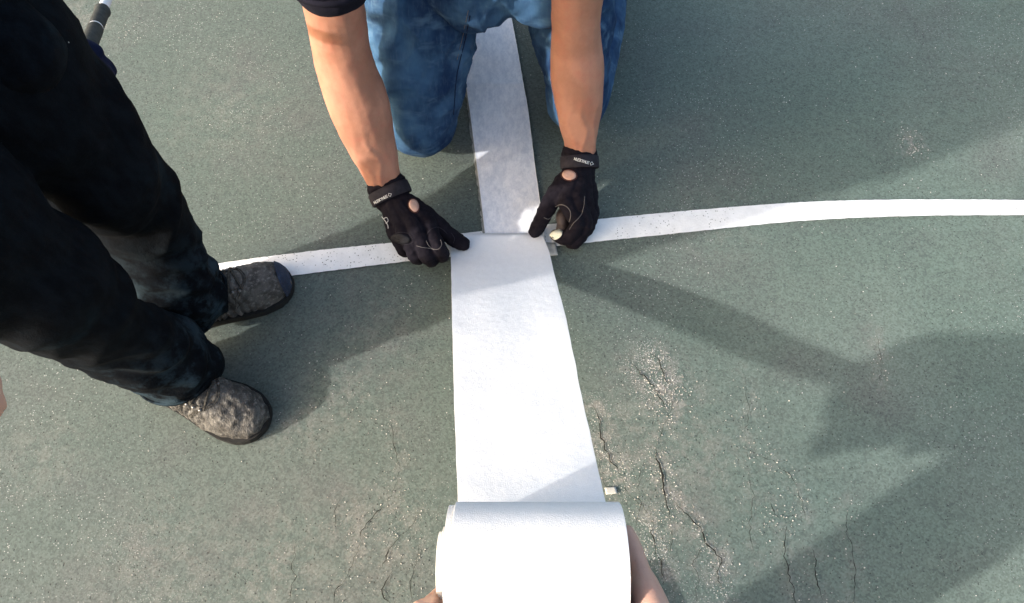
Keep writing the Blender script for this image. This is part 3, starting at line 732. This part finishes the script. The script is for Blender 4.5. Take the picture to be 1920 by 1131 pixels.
tr.want_bvh = True
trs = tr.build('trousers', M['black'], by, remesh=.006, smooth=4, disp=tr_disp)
for a in ('l', 'r'):
    c = Q2['an_'+a]; m = MB(); m.tube([c + V(0, 0, -.006), c + V(0, 0, -.017)], [(.0675, .0695), (.068, .070)], 32, 1, up=(1, 0, 0), cap=False)
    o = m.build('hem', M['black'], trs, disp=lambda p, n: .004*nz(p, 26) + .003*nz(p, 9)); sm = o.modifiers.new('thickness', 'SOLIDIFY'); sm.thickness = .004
jk = MB()
jk.tube([V(-.63, .46, .90), V(-.64, .46, 1.12), V(-.63, .46, 1.3), V(-.625, .465, 1.45)], [(.19, .145), (.175, .135), (.19, .14), (.15, .10)], 22, 4, up=(1, 0, 0))
for a in ('l', 'r'):
    s, e, w_ = Q2['sh_'+a], Q2['el_'+a], Q2['wr_'+a]; jk.tube([V(-.625, .465, 1.42), s, s.lerp(e, .5), e, e.lerp(w_, .5), w_], [.085, .072, .062, .057, .05, .044], 18, 4)
jk.build('jacket', M['black'], by, remesh=.0065, smooth=3, disp=lambda p, n: .006*limb_fold(p, dv, 14, 4, 9) + .004*nz(p, 16))
g2 = MB(); hand_into(g2, FL['W'], FL['mcp'], FL['pip'], FL['dip'], FL['tip'], FL['th'], 1.0, .0118); g2.want_bvh = True
go2 = g2.build('glove', M['navy'], by, remesh=.0025, smooth=2)
m = MB(); m.tube([P(107, 53, .70), P(114, 65, .70), P(121, 80, .70)], [.005, .0062, .005], 12, 4); m.build('cuff_trim', M['white'], go2)

# boots
def boot(H0, T0, an, mat, capmat, nlace, seed):
    """work boot from heel point H0 to toe point T0 on the ground, shaft at an"""
    H0 = V(H0.x, H0.y, 0); T0 = V(T0.x, T0.y, 0); d = (T0 - H0); L = d.length; d.normalize(); q = V(-d.y, d.x, 0)
    W = lambda u, v, z: H0 + d*(u*L) + q*v + V(0, 0, z)
    m = MB(); m.want_bvh = True
    secs = [(.04, .030, .085), (.14, .036, .10), (.30, .037, .105), (.46, .041, .098), (.60, .047, .086), (.74, .050, .072), (.86, .046, .062), (.95, .034, .050), (.99, .018, .036)]
    n = 24; b0 = len(m.v)
    for (u, hw, h) in secs:
        for k in range(n):
            a = 2*math.pi*k/n; cx, cz = math.cos(a), math.sin(a)
            z = .016 + (h - .016)*(cz if cz > 0 else cz*.12) ; x = hw*(abs(cx)**.8)*(1 if cx > 0 else -1)
            m.v.append(W(u, x, max(.012, z)))
    for i in range(len(secs)-1):
        for k in range(n): k2 = (k+1) % n; m.f.append((b0+i*n+k, b0+i*n+k2, b0+(i+1)*n+k2, b0+(i+1)*n+k))
    m.f.append(tuple(b0 + k for k in reversed(range(n)))); e = b0 + (len(secs)-1)*n; m.f.append(tuple(e + k for k in range(n)))
    m.tube([W(.20, 0, .05), W(.22, 0, .12), W(.20, 0, .20)], [(.040, .050), (.043, .050), (.045, .052)], 20, 4, up=d)
    m.tube([W(.28, 0, .11), W(.46, 0, .088), W(.56, 0, .078)], [(.024, .014), (.022, .012), (.018, .010)], 14, 4, up=(0, 0, 1))
    def bd(p, n_):
        u = (p - H0).dot(d)/L; cr = math.exp(-((u-.60)/.12)**2)
        cr = math.exp(-((u-.50)/.15)**2); ph = (p - H0).dot(d)/.0135*math.pi + 2.2*nz(p, 38, seed)
        return .0062*cr*(abs(math.sin(ph)) - .6) + .0026*nz(p, 50, seed) + .0016*nz(p, 130, seed) + .003*nz(p, 20, seed)
    o = m.build('boot', mat, by, remesh=.0024, smooth=3, disp=bd); bv = m.bvh
    oh = [(.0, .0)]
    ou = []
    for k in range(40):
        a = 2*math.pi*k/40; u = .5 - .5*math.cos(a); hw = np.interp(u, [0, .008, .03, .07, .14, .3, .46, .6, .74, .86, .93, .97, .99, 1], [0, .014, .026, .034, .039, .038, .043, .050, .054, .050, .040, .028, .016, 0])
        p = W(u*1.01, hw*(1 if math.sin(a) < 0 else -1), 0); ou.append((p.x, p.y))
    if sum((ou[i][0]*ou[(i+1) % 40][1] - ou[(i+1) % 40][0]*ou[i][1]) for i in range(40)) < 0: ou.reverse()
    s = MB(); s.slab(ou, .0035, .020); so = s.build('sole', M['sole'], o, flat=True)
    for i in range(9):
        u = .08 + .10*i
        s = MB(); hw = np.interp(u, [0, .14, .3, .5, .74, .9, 1], [.02, .036, .034, .042, .050, .042, .01])
        pts = [W(u-.03, -hw, 0), W(u+.03, -hw, 0), W(u+.03, hw, 0), W(u-.03, hw, 0)]
        s.slab([(p.x, p.y) for p in pts], -.0005, .004); s.build('tread_lug', M['sole'], o, flat=True)
    if capmat:
        c = MB(); c.want_bvh = False
        for (u, hw, h) in [(.925, .0405, .0575), (.94, .038, .0555), (.96, .0335, .051), (.985, .0235, .042), (1.003, .010, .030)]:
            for k in range(17):
                a = math.pi*k/16; c.v.append(W(u, hw*math.cos(a), .018 + (h-.018)*math.sin(a)))
        c.f += [(i*17+k, i*17+k+1, (i+1)*17+k+1, (i+1)*17+k) for i in range(4) for k in range(16)]
        c.build('toe_cap', capmat, o, disp=lambda p, n_: .0012*nz(p, 70))
    def top(uu, v):
        h = bv.ray_cast(W(uu, v, .4), V(0, 0, -1))[0]
        return (h if h is not None else W(uu, v, .09)) + V(0, 0, .0014)
    for us in (.70, .715):
        s = MB(); s.tube([top(us - .14*(k/12)**2*(1 if True else 0), .042*k/12) for k in range(-12, 13)], [.0009]*25, 6, 1); s.build('seam', M['lace'], o)
    for sg in (-1, 1):
        s = MB(); s.tube([top(.34 + .30*k/12, sg*(.030 - .008*k/12)) for k in range(13)], [.0009]*13, 6, 1); s.build('seam', M['lace'], o)
    for i in range(nlace):
        u = .36 + .048*i; sk = .022*(1 if i % 2 else -1)
        pts = [top(u - sk*(1 - 2*k/6), -.024 + .048*k/6) for k in range(7)]
        s = MB(); s.tube(pts, [.0023]*7, 8, 2); s.build('lace', M['lace'], o)
        for sg in (-1, 1):
            s = MB(); s.ell(top(u, sg*.027), (.0032, .0032, .0022), None, 10, 6); s.build('eyelet', M['eyelet'], o)
    return o
b1 = boot(P(312, 612), P(550, 527), None, M['boot'], M['bluecap'], 7, 1); b1['label'] = 'dark scuffed boot with blue stained toe standing on the painted line'
b2 = boot(P(272, 702), P(503, 803), None, M['bootw'], None, 7, 4); b2['label'] = 'pale worn boot nearer the bottom of the picture'

# pole held at his hip
pole = thing('pole', PA, 'white pole with charcoal foam grip held beside the black trousers', 'pole')
tip_ = PA + pd_*((.02 - PA.z)/pd_.z); g0 = P(189, 22, 0)
def on_pole(py):                          # the pole point seen at this row
    lo, hi = 0., 1.
    def row(p): r = p - V(0, 0, CAM_H); return 565.5 - FPX*(r.y*_c + r.z*_s)/(r.y*_s - r.z*_c)
    for _ in range(40):
        md = (lo+hi)/2
        if row(PA.lerp(tip_, md)) > py: lo = md
        else: hi = md
    return PA.lerp(tip_, lo)
e0 = on_pole(21); e1 = on_pole(53)
m = MB(); m.tube([e0, tip_], [.0072, .0072], 16, 1); m.build('shaft', M['shaft'], pole)
m = MB(); m.tube([e1, e1.lerp(e0, .1), e1.lerp(e0, .85), e0], [.0095, .0100, .0100, .0114], 20, 1); m.build('grip', M['foam'], pole)
m = MB(); m.tube([PA - pd_*.03, e1 - pd_*.004], [.0106, .0106], 20, 1); m.build('grip', M['foam'], pole)
m = MB(); m.tube([e1 - pd_*.006, e1 + pd_*.002], [.0098, .0098], 20, 1); m.build('collar', M['shaft'], pole)

# ------------------------------------------------------------------ person holding the roll, mostly below the picture
ho = thing('person', V(0, -.35, 0), 'person at the bottom edge whose bare hands hold the white fabric roll', 'person')
b = MB()
b.tube([V(0, -.42, .92), V(0, -.36, 1.0), V(0, -.25, 1.06), V(0, -.17, 1.10)], [(.15, .11), (.14, .11), (.17, .11), (.14, .09)], 20, 4, up=(0, -.6, .8))
b.tube([V(0, -.17, 1.1), V(0, -.145, 1.2)], [.06, .055], 14, 3)
HL3, HR3 = head_into(b, V(0, -.15, 1.28), (0, .8, -.6), (0, .5, .86))
xr = RC.x + RW/2; xl = RC.x - RW/2
A3 = dict(sh_r=V(.19, -.15, 1.04), el_r=V(.29, -.12, .73), wr_r=V(.205, -.05, .47), sh_l=V(-.19, -.15, 1.04), el_l=V(-.30, -.24, .68), wr_l=V(-.125, -.075, .45))
F3r = dict(W=P(1240, 1190, .42), mcp=[P(1208, 1090, .40), P(1206, 1108, .385), P(1205, 1122, .37), P(1203, 1140, .35)],
 pip=[P(1193, 1048, .398), V(xr+.026, .055, .355), V(xr+.024, .045, .330), V(xr+.022, .03, .315)], dip=[P(1183, 1018, .396), V(xr+.006, .066, .335), V(xr+.004, .056, .305), V(xr+.002, .04, .295)],
 tip=[P(1176, 998, .392), V(xr-.018, .068, .325), V(xr-.02, .058, .292), V(xr-.02, .042, .285)], th=[V(.185, -.02, .44), V(xr+.03, -.015, .43), V(xr+.014, -.005, .42), V(xr+.008, .01, .41)])
F3l = dict(W=V(-.115, -.03, .42), mcp=[V(xl-.034, .03, .41), V(xl-.036, .016, .395), V(xl-.036, .002, .38), V(xl-.034, -.012, .365)],
 pip=[V(xl-.020, .045, .375), V(xl-.018, .044, .345), V(xl-.018, .034, .325), V(xl-.016, .02, .312)], dip=[V(xl-.006, .062, .348), V(xl, .06, .322), V(xl, .05, .298), V(xl, .035, .293)],
 tip=[V(xl+.016, .066, .330), V(xl+.02, .06, .300), V(xl+.02, .05, .288), V(xl+.02, .035, .285)], th=[V(-.10, -.02, .42), V(xl-.03, -.012, .43), V(xl-.02, .0, .428), V(xl-.014, .014, .42)])
Lg = dict(hip_r=V(.10, -.38, .90), kn_r=V(.13, -.07, .50), an_r=V(.13, -.13, .10), hip_l=V(-.10, -.42, .90), kn_l=V(-.14, -.20, .50), an_l=V(-.15, -.28, .10))
for a, F_ in (('r', F3r), ('l', F3l)):
    s, e, w_ = A3['sh_'+a], A3['el_'+a], A3['wr_'+a]
    b.tube([V(0, -.18, 1.06), s], [.07, .056], 14, 3); b.tube([s, s.lerp(e, .5), e, e.lerp(w_, .3), w_, F_['W']], [.052, .046, .041, .042, .031, .028], 16, 5)
    hand_into(b, F_['W'], F_['mcp'], F_['pip'], F_['dip'], F_['tip'], F_['th'], 1.06, .0112)
    h, k, n_ = Lg['hip_'+a], Lg['kn_'+a], Lg['an_'+a]
    b.tube([V(0, -.42, .93), h, h.lerp(k, .5), k, k.lerp(n_, .4), n_, n_ + V(0, .07, -.05)], [.08, .078, .068, .052, .05, .034, .03], 14, 4)
b.build('body', M['pale'], ho, remesh=.0045, smooth=3)
face_parts(ho, HL3, HR3, M['hair'])
t = MB(); t.tube([V(0, -.44, .92), V(0, -.37, 1.01), V(0, -.25, 1.07), V(0, -.17, 1.11)], [(.18, .14), (.17, .135), (.19, .135), (.15, .10)], 22, 4, up=(0, -.6, .8))
for a in ('r', 'l'):
    s, e = A3['sh_'+a], A3['el_'+a]; t.tube([V(0, -.18, 1.06), s, s.lerp(e, .55)], [.085, .072, .062], 18, 4)
t.build('tee_shirt', M['grey_cloth'], ho, remesh=.0065, smooth=3, disp=lambda p, n: .005*nz(p, 18))
t = MB(); t.tube([V(0, -.43, .98), V(0, -.42, .86)], [(.17, .13), (.17, .135)], 22, 3, up=(0, 1, 0))
for a in ('r', 'l'):
    h, k, n_ = Lg['hip_'+a], Lg['kn_'+a], Lg['an_'+a]; t.tube([h, h.lerp(k, .5), k, k.lerp(n_, .5), n_ - V(0, 0, .03)], [.105, .095, .08, .078, .068], 20, 5)
t.build('trousers', M['grey_cloth'], ho, remesh=.0065, smooth=3, disp=lambda p, n: .005*limb_fold(p, dv, 14, 4, 3))
for a in ('r', 'l'):
    n_ = Lg['an_'+a]; m = MB(); m.tube([n_ + V(0, -.05, -.055), n_ + V(0, .0, -.05), n_ + V(0, .10, -.062), n_ + V(0, .19, -.068)], [(.038, .042), (.042, .05), (.046, .036), (.036, .028)], 18, 5, up=(0, 0, 1)); m.build('shoe', M['boot'], ho, remesh=.006, smooth=3)
